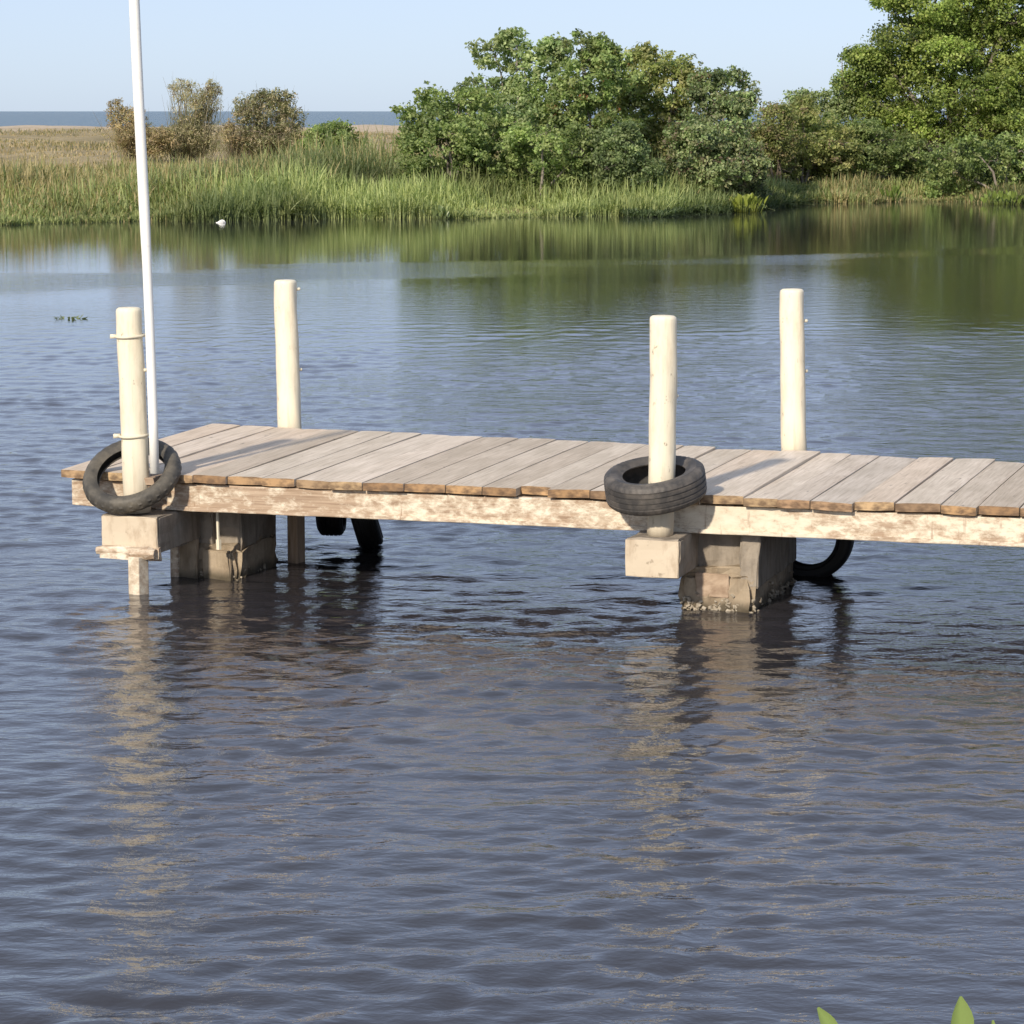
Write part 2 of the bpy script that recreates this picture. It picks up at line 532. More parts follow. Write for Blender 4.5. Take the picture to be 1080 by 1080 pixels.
def build_plank(u0, w, v0, v1, th, dz, tilt, parent):
    """one board along v, its own mesh, slightly cupped and bowed"""
    nv, nu = 12, 4
    L = v1 - v0
    bow = R.uniform(-.004, .006); skew = R.uniform(-.004, .004)
    vs, fs, mi = [], [], []
    def surf(k, j, top):
        s, t = j / nu, k / nv
        x = (s - .5) * w + skew * (t - .5)
        # eased edges
        edge = .004 if (j in (0, nu) and top) else 0
        y = v0 + L * t
        z = deck_dz(u0, y) + bow * math.sin(math.pi * t) + tilt * (s - .5) * w - edge - (0 if top else th) - .003 * math.cos((s - .5) * 2.5)
        return (x, y, z)
    for top in (True, False):
        for k in range(nv + 1):
            for j in range(nu + 1):
                x, y, z = surf(k, j, top)
                if k in (0, nv): y += R.uniform(-.005, .005)
                vs.append((x, y, z + dz))
    n1 = (nv + 1) * (nu + 1)
    ix = lambda k, j, b: b * n1 + k * (nu + 1) + j
    for k in range(nv):
        for j in range(nu):
            fs.append((ix(k, j, 0), ix(k, j + 1, 0), ix(k + 1, j + 1, 0), ix(k + 1, j, 0))); mi.append(0)
            fs.append((ix(k, j, 1), ix(k + 1, j, 1), ix(k + 1, j + 1, 1), ix(k, j + 1, 1))); mi.append(0)
        fs.append((ix(k, 0, 0), ix(k + 1, 0, 0), ix(k + 1, 0, 1), ix(k, 0, 1))); mi.append(0)
        fs.append((ix(k, nu, 0), ix(k, nu, 1), ix(k + 1, nu, 1), ix(k + 1, nu, 0))); mi.append(0)
    for j in range(nu):
        fs.append((ix(0, j, 0), ix(0, j, 1), ix(0, j + 1, 1), ix(0, j + 1, 0))); mi.append(1)
        fs.append((ix(nv, j, 0), ix(nv, j + 1, 0), ix(nv, j + 1, 1), ix(nv, j, 1))); mi.append(1)
    b = MB(); b.add(vs, fs, mi)
    return b.build('plank', [M_PLANK, M_END], parent, loc=(u0, 0, DZ))


u = 0.0
TH = .048
u_notch = u_at(552, 0)
while u < LEN:
    w = R.choice([.18, .20, .215, .23, .19, .245, .14, .205])
    gap = R.choice([.003, .004, .005, .006, .005, .012, .016])
    v0 = R.choice([R.uniform(-.015, .012), R.uniform(-.03, .02), -.004])
    if abs(u + w / 2 - u_notch) < .11: v0 = .085
    if u == 0: v0 = -.01
    build_plank(u + w / 2, w, v0, DEPTH + R.uniform(-.03, .03), TH, R.uniform(-.006, .005), R.uniform(-.035, .035), dock)
    u += w + gap

ZB = DZ - TH - .012
BH = .157


def beam(name, u0, u1, v0, v1, z0, z1, mats, n=30, jit=.004, **kw):
    """a long timber with slightly wandering faces"""
    vs, fs = [], []
    for i in range(n + 1):
        t = u0 + (u1 - u0) * i / n
        for (v, z) in ((v0, z0), (v1, z0), (v1, z1), (v0, z1)):
            vs.append((t, v + R.uniform(-jit, jit), z + deck_dz(t, v) + R.uniform(-jit, jit)))
    for i in range(n):
        for k in range(4):
            a, b = i * 4 + k, i * 4 + (k + 1) % 4
            fs.append((a, b, b + 4, a + 4))
    fs.append((3, 2, 1, 0)); fs.append(tuple(n * 4 + k for k in range(4)))
    fs = [tuple(reversed(f)) for f in fs]
    b = MB(); b.add(vs, fs)
    return b.build(name, mats, dock, bevel=.006, **kw)


ub0 = u_at(76, .04)
beam('side_beam', ub0, LEN - .1, .03, .10, ZB - BH, ZB, M_BEAM, n=60)
beam('bright_edge_strip', ub0 + .55, LEN - .12, .012, .026, ZB - BH - .003, ZB - BH + .024, M_BEAM, n=60, jit=.002)  # added strip, shaped to give the bright line of light under the beam
beam('cross_beam', ub0 + .1, LEN - .1, 1.30, 1.38, ZB - BH, ZB, M_BEAM_IN, n=20)
beam('cross_beam', ub0 + .1, LEN - .1, .70, .77, ZB - BH, ZB, M_BEAM_IN, n=20)

ZC1 = ZB - BH - .004          # top of the cap beams
ZC0 = ZC1 - .215


def solid(name, u0, u1, v0, v1, z0, z1, mats, jit=.01, seg=.09, parent=None, amp=.006, bev=.008):
    """subdivided rough block (cast concrete / timber)"""
    import bmesh
    bm = bmesh.new()
    vs = [bm.verts.new((x, y, z)) for z in (z0, z1) for y in (v0, v1) for x in (u0, u1)]
    for f in [(0, 2, 3, 1), (4, 5, 7, 6), (0, 1, 5, 4), (2, 6, 7, 3), (0, 4, 6, 2), (1, 3, 7, 5)]:
        bm.faces.new([vs[i] for i in f])
    for v in bm.verts: v.co += Vector((R.uniform(-jit, jit), R.uniform(-jit, jit), R.uniform(-jit, jit) * .6))
    bmesh.ops.bevel(bm, geom=list(bm.edges), offset=bev, segments=2, affect='EDGES')
    for _ in range(4):
        long = [e for e in bm.edges if e.calc_length() > seg]
        if not long: break
        bmesh.ops.subdivide_edges(bm, edges=long, cuts=1, use_grid_fill=True)
    bmesh.ops.triangulate(bm, faces=[f for f in bm.faces if len(f.verts) > 4])
    for v in bm.verts:
        v.co += Vector((R.uniform(-amp, amp), R.uniform(-amp, amp), R.uniform(-amp, amp)))
    me = bpy.data.meshes.new(name); bm.to_mesh(me); bm.free()
    for m in (mats if isinstance(mats, (list, tuple)) else [mats]): me.materials.append(m)
    o = bpy.data.objects.new(name, me); COL.objects.link(o); o.parent = parent or dock
    return o


# right cap and pier --------------------------------------------------
VF = -.27
ru0, ru1 = u_at(660, VF), u_at(717, VF)
solid('cap_beam', ru0, ru1, VF, DEPTH + .26, ZC0, ZC1, M_CAPG, jit=.004)
solid('cap_face', ru0 + .003, ru1 - .003, VF - .014, VF - .001, ZC0 + .004, ZC1 - .004, M_CAP, jit=.002, amp=.002, bev=.003)
pu0 = u_at(718, .06)


def pier(u0, u1, va, vb):
    root = solid('pier', u0, u1, va, vb, -.7, ZC0 - .03, M_CONC, jit=.02, amp=.013, bev=.03)
    return root


pr = pier(pu0, pu0 + .43, .10, 1.22)
solid('ledge', pu0 + .02, pu0 + .37, .13, 1.1, ZC0 - .06, ZC0 + .012, M_CONC, jit=.02, amp=.008, parent=pr)
solid('pier_column', pu0 + .335, pu0 + .445, .11, 1.22, ZC0 - .10, ZC1 + .02, M_CAPG, jit=.006, parent=pr)
solid('infill', ru1 - .02, pu0 + .34, .19, .95, ZC0 - .02, ZC1 - .004, M_CAPG, jit=.004, parent=pr)
solid('repair_board', pu0 + .085, pu0 + .275, .085, .10, ZC0 - .155, ZC0 - .02, M_STAKE, jit=.006, amp=.002, bev=.003, parent=pr)


def crust(u0, u1, va, vb, parent, n=140):
    b = MB()
    for _ in range(n):
        side = R.random()
        if side < .55: p = (R.uniform(u0, u1), va - .004)
        elif side < .9: p = (u1 + .004, R.uniform(va, vb))
        else: p = (u0 - .003, R.uniform(va, vb))
        z = abs(R.gauss(0, .04)) - .015
        r = R.uniform(.006, .014)
        Mx = Matrix.Translation((p[0], p[1], z)) @ Matrix.Rotation(R.uniform(0, 6), 4, Vector((R.gauss(0, 1), R.gauss(0, 1), R.gauss(0, 1))).normalized())
        b.box((-r, -r * .8, -r * .5), (r, r * .8, r * .5), jit=r * .35, M=Mx)
    return tag(b.build('oyster_crust', M_SHELL, parent, bevel=.003, smooth=True), kind='stuff')


crust(pu0, pu0 + .43, .10, 1.22, pr)

# left cap and pier ---------------------------------------------------
lu0, lu1 = u_at(106, VF), u_at(166, VF)
solid('cap_beam', lu0, lu1, VF, DEPTH + .26, ZC0, ZC1, M_CAPG, jit=.006)
solid('cap_face', lu0 + .003, lu1 - .003, VF - .014, VF - .001, ZC0 + .03, ZC1 - .004, M_CAP, jit=.006, amp=.004, bev=.003)
qu0 = u_at(192, .30)
pl = pier(qu0, qu0 + .34, .33, .95)
solid('pier_column', qu0 + .16, qu0 + .33, .40, 1.0, ZC0 - .10, ZC1 + .02, M_CAPG, jit=.006, parent=pl)
solid('infill', lu1 - .02, qu0 + .17, .36, .96, ZC0 - .06, ZC1 - .004, M_CAPG, jit=.004, parent=pl)
solid('repair_block', qu0 + .13, qu0 + .315, .29, .325, -.2, ZC0 - .06, M_CONC, jit=.012, parent=pl)
solid('lean_board', qu0 - .03, qu0 + .10, .26, .30, -.3, ZC0 + .02, M_CONC, jit=.02, amp=.003, parent=pl)
crust(qu0, qu0 + .34, .33, .95, pl, 50)
# pale square stake beside the pier, and under the outer cap
def stake(px0, px1, v, ztop, zbot=-.9, lean=0.0, dark=False):
    a, b_ = u_at(px0, v), u_at(px1, v)
    h = (b_ - a) * .40; cu, cv = (a + b_) / 2, v + h
    vs = []
    for z, k in ((zbot, lean), (ztop, 0)):
        for q in (225, 315, 45, 135):
            t = math.radians(q - 20)
            vs.append((cu - k + h * 1.414 * math.cos(t), cv + h * 1.414 * math.sin(t), z))
    b = MB(); b.add(vs, [(0, 3, 2, 1), (4, 5, 6, 7), (0, 1, 5, 4), (1, 2, 6, 5), (2, 3, 7, 6), (3, 0, 4, 7)])
    return b.build('stake', M_PILE if dark else M_STAKE2, dock, bevel=.006)


stake(132, 150, -.36, ZC0 - .012)
stake(177, 190, .27, ZC0 + .005, lean=.01)
stake(301, 317, 1.00, ZB - BH + .08, dark=True)
# the splintered rail under the outer cap
b = MB()
ua, ubb = u_at(103, VF), u_at(166, VF)
pts = [(ua + (ubb - ua) * t, VF - .035 + .012 * math.sin(5 * t), ZC0 + .012 - .01 * t + R.uniform(-.004, .004)) for t in np.linspace(0, 1, 9)]
b.tube(pts, [.022, .03, .036, .034, .036, .038, .036, .042, .03], 7)
b.box((ua + .03, VF - .06, ZC0 - .03), (ua + .22, VF - .02, ZC0 + .002), jit=.006)
b.box((ubb - .06, VF - .03, ZC0 - .035), (ubb + .012, VF + .02, ZC0 + .03), jit=.012)
b.build('splintered_rail', M_BEAM, dock)
b = MB(); b.tube([(u_at(231, .2), .16, ZB - .10), (u_at(231, .2) + .004, .165, ZC0 - .02)], .009, 6); b.tube([(u_at(231, .2) + .004, .165, ZC0 + .03), (u_at(231, .2) + .006, .165, ZC0 - .03)], .017, 6)
b.build('hanging_rod', M_STRAP, dock)
# third cap and pier, just outside the photo
solid('cap_beam', ru0 + 3.1, ru1 + 3.1, VF, DEPTH + .26, ZC0, ZC1, M_CAPG, jit=.004)
pier(pu0 + 3.1, pu0 + 3.5, .10, .84)
# small brackets by the front posts
b = MB(); uu = u_at(163, -.02)
b.box((uu - .10, -.16, DZ - .050), (uu + .055, .012, DZ - .006), jit=.006)
b.box((uu - .08, -.13, DZ - .10), (uu + .035, -.02, DZ - .052), jit=.005)
b.build('bracket', M_BEAM_IN, dock)


# ------------------------------------------------------------------ posts
def W3(u, v, z): return O + U * u + Vv * v + Vector((0, 0, z))


def depth_row(p, py):                   # height z of photo row py at the plan position p
    d = ray(540, py)
    return H + d[2] / d[1] * p.y


def post(label, base, top, r0, r1, group, straps=(), bolts=(), seed=0):
    base, top = Vector(base), Vector(top)
    L = (top - base).length
    q = Vector((0, 0, 1)).rotation_difference((top - base).normalized())
    rr = random.Random(seed)
    n, m_ = 28, 26
    vs, fs = [], []
    prof = [(L * i / m_, r0 + (r1 - r0) * i / m_) for i in range(m_)]
    prof += [(L - .022, r1 * 1.0), (L - .010, r1 * .95), (L - .002, r1 * .80), (L, r1 * .55)]
    ph = rr.random() * 6
    for (z, r) in prof:
        bend = .005 * math.sin(3 * z + ph)
        for k in range(n):
            a = 2 * math.pi * k / n
            rad = r * (1 + .028 * math.sin(2 * a + 2.2 * z + ph) + .022 * math.sin(3 * a + 9 * z + ph) + .016 * math.sin(5 * a + 17 * z) + rr.uniform(-.008, .008))
            vs.append((rad * math.cos(a) + bend, rad * math.sin(a), z))
    for i in range(len(prof) - 1):
        for k in range(n):
            fs.append((i * n + k, i * n + (k + 1) % n, (i + 1) * n + (k + 1) % n, (i + 1) * n + k))
    t = len(vs); vs.append((0, 0, L + .002))
    e = (len(prof) - 1) * n
    for k in range(n): fs.append((e + k, e + (k + 1) % n, t))
    fs.append(tuple(reversed(range(n))))
    b = MB(); b.add(vs, fs)
    o = b.build('mooring_post', M_POST, smooth=True)
    o.location = base; o.rotation_mode = 'QUATERNION'; o.rotation_quaternion = q
    tag(o, label, 'post', group)
    for zs in straps:
        s = MB()
        r = r0 + (r1 - r0) * zs / L + .006
        ring = [(r * math.cos(a), r * math.sin(a), zs + .004 * math.sin(a + 1)) for a in np.linspace(0, 2 * math.pi, 25)]
        s.tube(ring, .009, 6, caps=False)
        s.box((-r - .035, -.02, zs - .012), (-r + .004, .012, zs + .012), jit=.003)
        s.build('strap', M_STRAP, o, smooth=True)
    for zb, ang in bolts:
        s = MB()
        r = r0 + (r1 - r0) * zb / L
        c, d = Vector((r * math.cos(ang), r * math.sin(ang), zb)), Vector((math.cos(ang), math.sin(ang), 0))
        s.tube([c - d * .02, c + d * .012, c + d * .018], [.011, .011, .006], 8)
        s.build('bolt', M_STRAP, o, smooth=True)
    return o


GP = 'cream painted mooring posts along the dock'


def place_post(label, pxb, pyb, zb, vpos, pxt, pyt, r, **kw):
    ub = u_at(pxb, vpos)
    base = W3(ub, vpos, zb)
    top = Vector(at_y(pxt, pyt, base.y))
    # the foot column is given at row pyb: continue the axis down to the base height
    mid = Vector(at_y(pxb, pyb, base.y))
    d = (top - mid); k = (top.z - zb) / d.z
    base = top - d * k
    return post(label, base, top, r, r * .985, GP, **kw), base, top


fl, fl_b, fl_t = place_post('shorter cream post strapped beside the tall white pole, standing in the thin scooter tyre', 142.6, 500, ZC1 + .004, -.13, 136.5, 324, .077, straps=(1.04, .455), bolts=((.84, -.2),), seed=1)
fr, fr_b, fr_t = place_post('bare cream post standing through the thick car tyre at the dock edge', 697.5, 500, ZC1 + .004, -.13, 699.5, 332.5, .0745, bolts=((.78, .15),), seed=2)
rl, rl_b, rl_t = place_post('cream post on the far dock edge behind the white pole, no tyre on it', 305, 449, ZC1 + .004, DEPTH + .10, 301.5, 295, .0790, bolts=((1.16, .1), (.62, .1)), seed=3)
rr_, rr_b, rr_t = place_post('cream post on the far dock edge beyond the car tyre, no tyre on it', 836.5, 474, ZC1 + .004, DEPTH + .10, 836, 304.5, .0790, bolts=((1.02, .0), (.70, .05)), seed=4)

# white pole
yp = W3(u_at(161, -.15), -.15, 0).y
pb = Vector(at_y(163.2, 499, yp)); pt = Vector(at_y(142.6, 0, yp - .02))
ptop = pb + (pt - pb) * 1.45
b = MB()
b.tube([pb + (ptop - pb) * t + Vector((.006 * math.sin(7 * t), 0, 0)) for t in np.linspace(0, 1, 14)], [.0275] * 5 + [.031] * 5 + [.034] * 4, 18)
o = b.build('pole', M_PIPE, smooth=True)
tag(o, 'tall thin white pole leaning slightly, strapped beside a cream post at the dock end', 'pole')


# ------------------------------------------------------------------ tyres
def tyre(label, center, normal, Ro, Ri, wid, mat, kind='car', seed=0, roll=0.0, group=None, rope=None):
    hw = wid / 2
    if kind == 'car':
        g = .006
        outer = [(-hw * .98, Ro - .040), (-hw * .93, Ro - .018), (-hw * .80, Ro - .006)]
        for a in (-.52, -.18, .18, .52):
            outer += [(hw * (a - .07), Ro - .0005 - .004 * a * a), (hw * (a - .055), Ro - g), (hw * (a + .055), Ro - g), (hw * (a + .07), Ro - .0005 - .004 * a * a)]
        outer += [(hw * .80, Ro - .006), (hw * .93, Ro - .018), (hw * .98, Ro - .040)]
        mid = Ri + (Ro - Ri) * .5
        side = [(hw * 1.04, mid + .01), (hw * .98, mid - .022), (hw * .80, Ri + .018), (hw * .74, Ri), (hw * .66, Ri + .002)]
        inner = [(hw * .70, Ri + .02), (hw * .86, mid), (hw * .80, Ro - .04), (hw * .5, Ro - .024), (-hw * .5, Ro - .024), (-hw * .80, Ro - .04), (-hw * .86, mid), (-hw * .70, Ri + .02)]
        prof = outer + side + inner + [(-a, r) for a, r in reversed(side)]
    else:
        prof = []
        rc = (Ro - Ri) * .5; cr = Ri + rc
        for k in range(15):                                     # outer round
            a = math.radians(-118 + 236 * k / 14)
            bump_ = (.003 if k % 2 else 0) if 3 < k < 11 else 0
            prof.append((hw * math.sin(a), cr + (rc - bump_) * math.cos(a)))
        prof += [(hw * .55, Ri), (hw * .42, Ri + .004)]
        for k in range(9):
            a = math.radians(105 - 210 * k / 8)
            prof.append((hw * .8 * math.sin(a), cr + (rc - .011) * math.cos(a) * .9))
        prof += [(-hw * .42, Ri + .004), (-hw * .55, Ri)]
    N = 192
    vs, fs = [], []
    n = len(prof)
    rs = random.Random(seed)
    ph = rs.random() * 6
    for k in range(N):
        a = 2 * math.pi * k / N
        wv = 1 + .008 * math.sin(2 * a + ph) + .004 * math.sin(3 * a)
        for i, (w, r) in enumerate(prof):
            if kind == 'moto' and 3 < i < 11 and (k + (i % 2) * 3) % 6 < 2: r = r - .0045
            if kind == 'car' and r > Ro - .02 and abs(w) > hw * .6 and k % 4 == 0 and i < len(outer): r = r - .005
            vs.append((r * wv * math.cos(a), r * wv * math.sin(a), w + .004 * math.sin(2 * a + ph * 2)))
    for k in range(N):
        k2 = (k + 1) % N
        for i in range(n):
            i2 = (i + 1) % n
            fs.append((k * n + i, k * n + i2, k2 * n + i2, k2 * n + i))
    fs = [tuple(reversed(f)) for f in fs]
    b = MB(); b.add(vs, fs)
    o = b.build('tyre', mat, smooth=True)
    q = Vector(normal).normalized().to_track_quat('Z', 'Y')
    o.rotation_mode = 'QUATERNION'; o.rotation_quaternion = q; o.location = center
    tag(o, label, 'tyre', group)
    mod = o.modifiers.new('e', 'EDGE_SPLIT'); mod.split_angle = math.radians(40)
    if rope:
        bpy.context.view_layer.update()
        inv = Matrix.LocRotScale(Vector(center), q, None).inverted()
        s = MB(); s.tube([inv @ Vector(p) for p in rope], .008, 6)
        s.build('rope', M_ROPE, o, smooth=True)
    return o


# car tyre round the front post
fc = Vector(at_y(691, 511, fr_b.y + .02))
tyre('thick black car tyre with grooved tread slipped over a cream post', fc, (-.13, -.20, 1), .287, .178, .175, M_RUB, 'car', 5)
# scooter tyre round the end post and the pole
sc = Vector(at_y(139, 501, fl_b.y + .05))
tyre('thin worn scooter tyre hung aslant round the post and pole at the dock end', sc, (-.20, -.72, 1), .300, .205, .105, M_RUB2, 'moto', 6)
# tyres under the deck, on the hidden side
def under(px, py_bottom, v, dia):
    uq = u_at(px, v); return uq
v1 = 1.47
p = W3(u_at(349, v1 + .24), v1 + .24, 0); zb = depth_row(p, 565); rad = .235
tyre('upright small black tyre hanging edge on under the deck, straight beside a tilted one', (p.x, p.y, zb + rad), (1, -.02, 0), rad, .15, .160, M_RUBW, 'car', 7,
     rope=[(p.x, p.y, zb + rad * 1.8), (p.x, p.y - .16, ZB - .03)])
p = W3(u_at(386, v1 + .31), v1 + .31, 0); zb = depth_row(p, 579.5); rad = .272
tyre('tilted black tyre hanging edge on under the deck close to the water', (p.x - .04, p.y, zb + rad), (1, .10, .33), rad, .17, .158, M_RUBW, 'car', 8,
     rope=[(p.x - .12, p.y, zb + rad * 1.8), (p.x - .14, p.y - .16, ZB - .03)])
v2 = 1.50
p = W3(u_at(853, v2), v2, 0); zb = depth_row(p, 612); rad = .280
tyre('black tyre hanging flat behind the pier, only its lower curve showing below the deck', (p.x, p.y, zb + rad), (-.30, -.95, .03), rad, .185, .15, M_RUBW, 'car', 9,
     rope=[(p.x, p.y, zb + rad * 1.75), (p.x - .05, p.y - .12, ZB - .03)])


# ------------------------------------------------------------------ vegetation
def lin(c): return np.array(c)


PAL = {
    'green': [(.080, .120, .042), (.105, .150, .055), (.060, .092, .036), (.140, .175, .075)],
    'grey': [(.105, .150, .070), (.140, .185, .095), (.075, .115, .055), (.165, .200, .105)],
    'olive': [(.120, .135, .045), (.150, .155, .055), (.090, .105, .040), (.185, .165, .075)],
    'dark': [(.058, .090, .042), (.080, .115, .052), (.045, .068, .034), (.105, .135, .068)],
    'rust': [(.110, .140, .060), (.130, .145, .070), (.085, .115, .050), (.165, .150, .090), (.135, .165, .075)],
    'lime': [(.100, .150, .036), (.130, .180, .048), (.075, .115, .032), (.155, .190, .062)],
    'dry': [(.180, .140, .085), (.220, .175, .105), (.130, .100, .065), (.150, .150, .075)],
    'tamarisk': [(.190, .170, .110), (.150, .155, .085), (.230, .190, .135), (.125, .125, .070)],
}


def leaves(pts, size, aspect, pal, r, up=.5, nrm=None):
    n = len(pts)
    d = r.normal(size=(n, 3)); d[:, 2] += up
    if nrm is not None: d = d * .75 + nrm
    d /= np.linalg.norm(d, axis=1)[:, None] + 1e-9          # leaf normal
    a = np.cross(d, r.normal(size=(n, 3))); a /= np.linalg.norm(a, axis=1)[:, None] + 1e-9
    b = np.cross(d, a)
    L = size * r.uniform(.65, 1.3, n)[:, None]
    w = L * aspect
    v = np.stack([pts - a * L * .5, pts + b * w * .5 + a * L * .05 + d * w * .12, pts + a * L * .5, pts - b * w * .5 + a * L * .05 + d * w * .12], 1).reshape(-1, 3)
    f = np.arange(n * 4).reshape(n, 4)
    return v, f


def bush(name, label, cat, group, base_px, Y, lobes, n_leaf, leaf, pal, seed, aspect=.62, cl_r=.22, per=34, bark=None,
         twig=.012, trunk_r=.05, depth=1.0, up=.5, gap=.0, stems=5, tints=None, n_twig=90, spray=0):
    """lobes: (px, py, half width px, half height px) read off the photo at distance Y, given real depth"""
    r = np.random.default_rng(seed)
    xb = at_y(base_px, 200, Y)[0]
    Y = max(Y, float(shore_y(xb)) + 1.6)
    n_leaf = int(n_leaf * 3.0); leaf *= 1.06; per = int(per * 1.1)
    s = Y / FPX
    L = []
    for (px, py, hx, hz) in lobes:
        c = at_y(px, py, Y) + np.array([0, r.uniform(-.5, .5) * hx * s * depth, 0])
        L.append((c, hx * s, hx * s * depth, hz * s))
    bx = at_y(base_px, 200, Y)[0]
    if cat == 'shrub' and group == GB:                          # skirts of foliage down to the ground
        x0, x1 = min(l[0][0] - l[1] * .8 for l in L), max(l[0][0] + l[1] * .8 for l in L)
        for t in np.linspace(.08, .92, 5):
            xx = x0 + (x1 - x0) * t; yy_ = Y + r.uniform(.1, .9)
            L.append((np.array([xx, yy_, float(land_z(np.array([xx]), np.array([yy_]))[0]) + r.uniform(.35, .65)]), (x1 - x0) * .14, (x1 - x0) * .14, r.uniform(.4, .65)))
    for (c, a, b, h) in list(L):                                # lesser boughs break up each mass
        for q_ in range(3):
            d = r.normal(size=3); d[2] = abs(d[2]) + .25; d /= np.linalg.norm(d); k_ = r.uniform(.26, .46)
            L.append((c + d * np.array([a, b, h]) * r.uniform(.80, 1.0), a * k_, b * k_, h * k_ * 1.1))
    base = np.array([bx, Y, float(land_z(np.array([bx]), np.array([Y]))[0]) - .05])
    root = empty(name, base)
    tag(root, label, cat, group)
    vol = np.array([(l[1] * l[2] * l[3]) ** .62 for l in L]); vol /= vol.sum()
    ncl = max(8, n_leaf // per)
    cls, nrm, lob = [], [], []
    pick = r.choice(len(L), ncl, p=vol)
    for li in pick:
        c, a, b, h = L[li]
        d = r.normal(size=3); d /= np.linalg.norm(d)
        rad = r.uniform(.30, 1.0) ** .5
        q = d * rad * (1 + .16 * math.sin(5 * d[0] + li) * math.cos(4 * d[2] + 2 * li))
        cls.append(c + q * np.array([a, b, h])); nrm.append(d); lob.append(li)
    sprig = np.zeros(len(cls), bool)
    for q_ in range(int(len(cls) * .20)):                       # sprigs standing out of the outline
        li = r.integers(0, len(L)); c, a, b, h = L[li]
        d = r.normal(size=3); d[2] = abs(d[2]) * .9; d /= np.linalg.norm(d)
        cls.append(c + d * np.array([a, b, h]) * r.uniform(1.0, 1.32)); nrm.append(d); lob.append(li)
    sprig = np.arange(len(cls)) >= len(sprig)
    cls = np.array(cls); nrm = np.array(nrm); lob = np.array(lob)
    keep = cls[:, 2] > np.array([land_z(np.array([c[0]]), np.array([c[1]]))[0] for c in cls]) + .05
    if gap: keep &= r.random(len(cls)) > gap * (np.sin(cls[:, 0] * 4 + seed) * np.sin(cls[:, 2] * 5) > 0)
    cls, nrm, lob, sprig = cls[keep], nrm[keep], lob[keep], sprig[keep]
    # leaf points
    k = np.where(sprig, r.poisson(per * .4, len(cls)), r.poisson(per, len(cls))).clip(5)
    idx = np.repeat(np.arange(len(cls)), k)
    rc = cl_r * r.uniform(.6, 1.35, len(cls)) * np.where(sprig, .55, 1)
    off = r.normal(size=(len(idx), 3)); off /= np.linalg.norm(off, axis=1)[:, None]
    off *= (r.random(len(idx)) ** .45 * rc[idx])[:, None]; off[:, 2] *= .72
    pts = cls[idx] + off
    v, f = leaves(pts, leaf, aspect, pal, r, up, nrm[idx] * .6)
    P = np.array(PAL[pal])
    base_c = P[r.integers(0, len(P), len(cls))]
    lobe_c = 1 + .16 * r.normal(size=(len(L), 1))
    c = np.array([2.6, 2.55, 2.5] if pal in ('dry', 'tamarisk') else [2.3, 2.4, 2.3] if pal in ('olive', 'rust') else [2.75, 2.5, 2.3]) * (.55 * base_c[idx] + .45 * P[r.integers(0, len(P), len(idx))]) * lobe_c[lob[idx]].clip(.7, 1.35) * r.uniform(.8, 1.22, (len(idx), 1)) * r.uniform(.72, 1.25, (len(cls), 1))[idx]
    if tints:
        for (frac, col) in tints:
            sel = r.random(len(cls)) < frac
            m_ = sel[idx] & (r.random(len(idx)) < .6)
            c[m_] = np.array(col) * r.uniform(.8, 1.2, (m_.sum(), 1))
    col = np.repeat(c, 4, axis=0)
    if spray:                                                   # long wispy shoots
        gz = base[2] + .05
        vv, ff, cc = [], [], []
        for q_ in range(spray):
            tip = cls[r.integers(0, len(cls))] + r.normal(size=3) * np.array([.12, .12, .10])
            ft = np.array([base[0] + (tip[0] - base[0]) * r.uniform(.25, .8), base[1] + (tip[1] - base[1]) * .4, gz + (tip[2] - gz) * r.uniform(0, .45)])
            tip = tip + r.normal(size=3) * .16
            md = ft * .45 + tip * .55 + r.normal(size=3) * .14
            w = r.uniform(.008, .016); sd = np.array([1, r.normal() * .6, 0]) * w / 2
            n0 = len(vv)
            vv += [ft - sd, ft + sd, md - sd, md + sd, tip - sd * .3, tip + sd * .3]
            ff += [(n0, n0 + 1, n0 + 3, n0 + 2), (n0 + 2, n0 + 3, n0 + 5, n0 + 4)]
            k_ = r.uniform(.7, 1.3); cc += [P[r.integers(0, len(P))] * 1.25 * k_] * 6
        f = np.concatenate([f, np.array(ff) + len(v)]); v = np.concatenate([v, np.array(vv)]); col = np.concatenate([col, np.array(cc)])
    mesh_np('crown', v - base, f, mats=[M_LEAF], parent=root, col=col)
    # stems, limbs, twigs
    b = MB()
    nodes = []
    for sidx in range(stems):
        li = sidx % len(L)
        tgt = L[li][0] + np.array([r.uniform(-.4, .4) * L[li][1], r.uniform(-.3, .3) * L[li][2], L[li][3] * r.uniform(-.1, .6)])
        st = base + np.array([r.normal() * trunk_r * 2.2, r.normal() * trunk_r * 2.2, 0])
        pts_ = []
        for t in np.linspace(0, 1, 7):
            q = st * (1 - t) + tgt * t
            q = q + np.array([0, 0, .18 * math.sin(math.pi * t) * (tgt[2] - st[2])]) + r.normal(size=3) * .05 * (0 < t < 1)
            pts_.append(q)
        b.tube([p - base for p in pts_], [max(trunk_r * (1 - .75 * t), twig) for t in np.linspace(0, 1, 7)], 6)
        nodes += pts_[2:]
    nodes = np.array(nodes)
    for ci in r.permutation(len(cls))[:n_twig]:
        q = cls[ci]
        dd = np.linalg.norm(nodes - q, axis=1) + .8 * np.maximum(0, nodes[:, 2] - q[2])
        s0 = nodes[np.argmin(dd)]
        m_ = (s0 + q) / 2 + r.normal(size=3) * .08
        b.tube([s0 - base, m_ - base, q - base], [twig * 1.3, twig, twig * .5], 4, caps=False)
    b.build('trunk', bark or M_BARK, root, smooth=True)
    return root


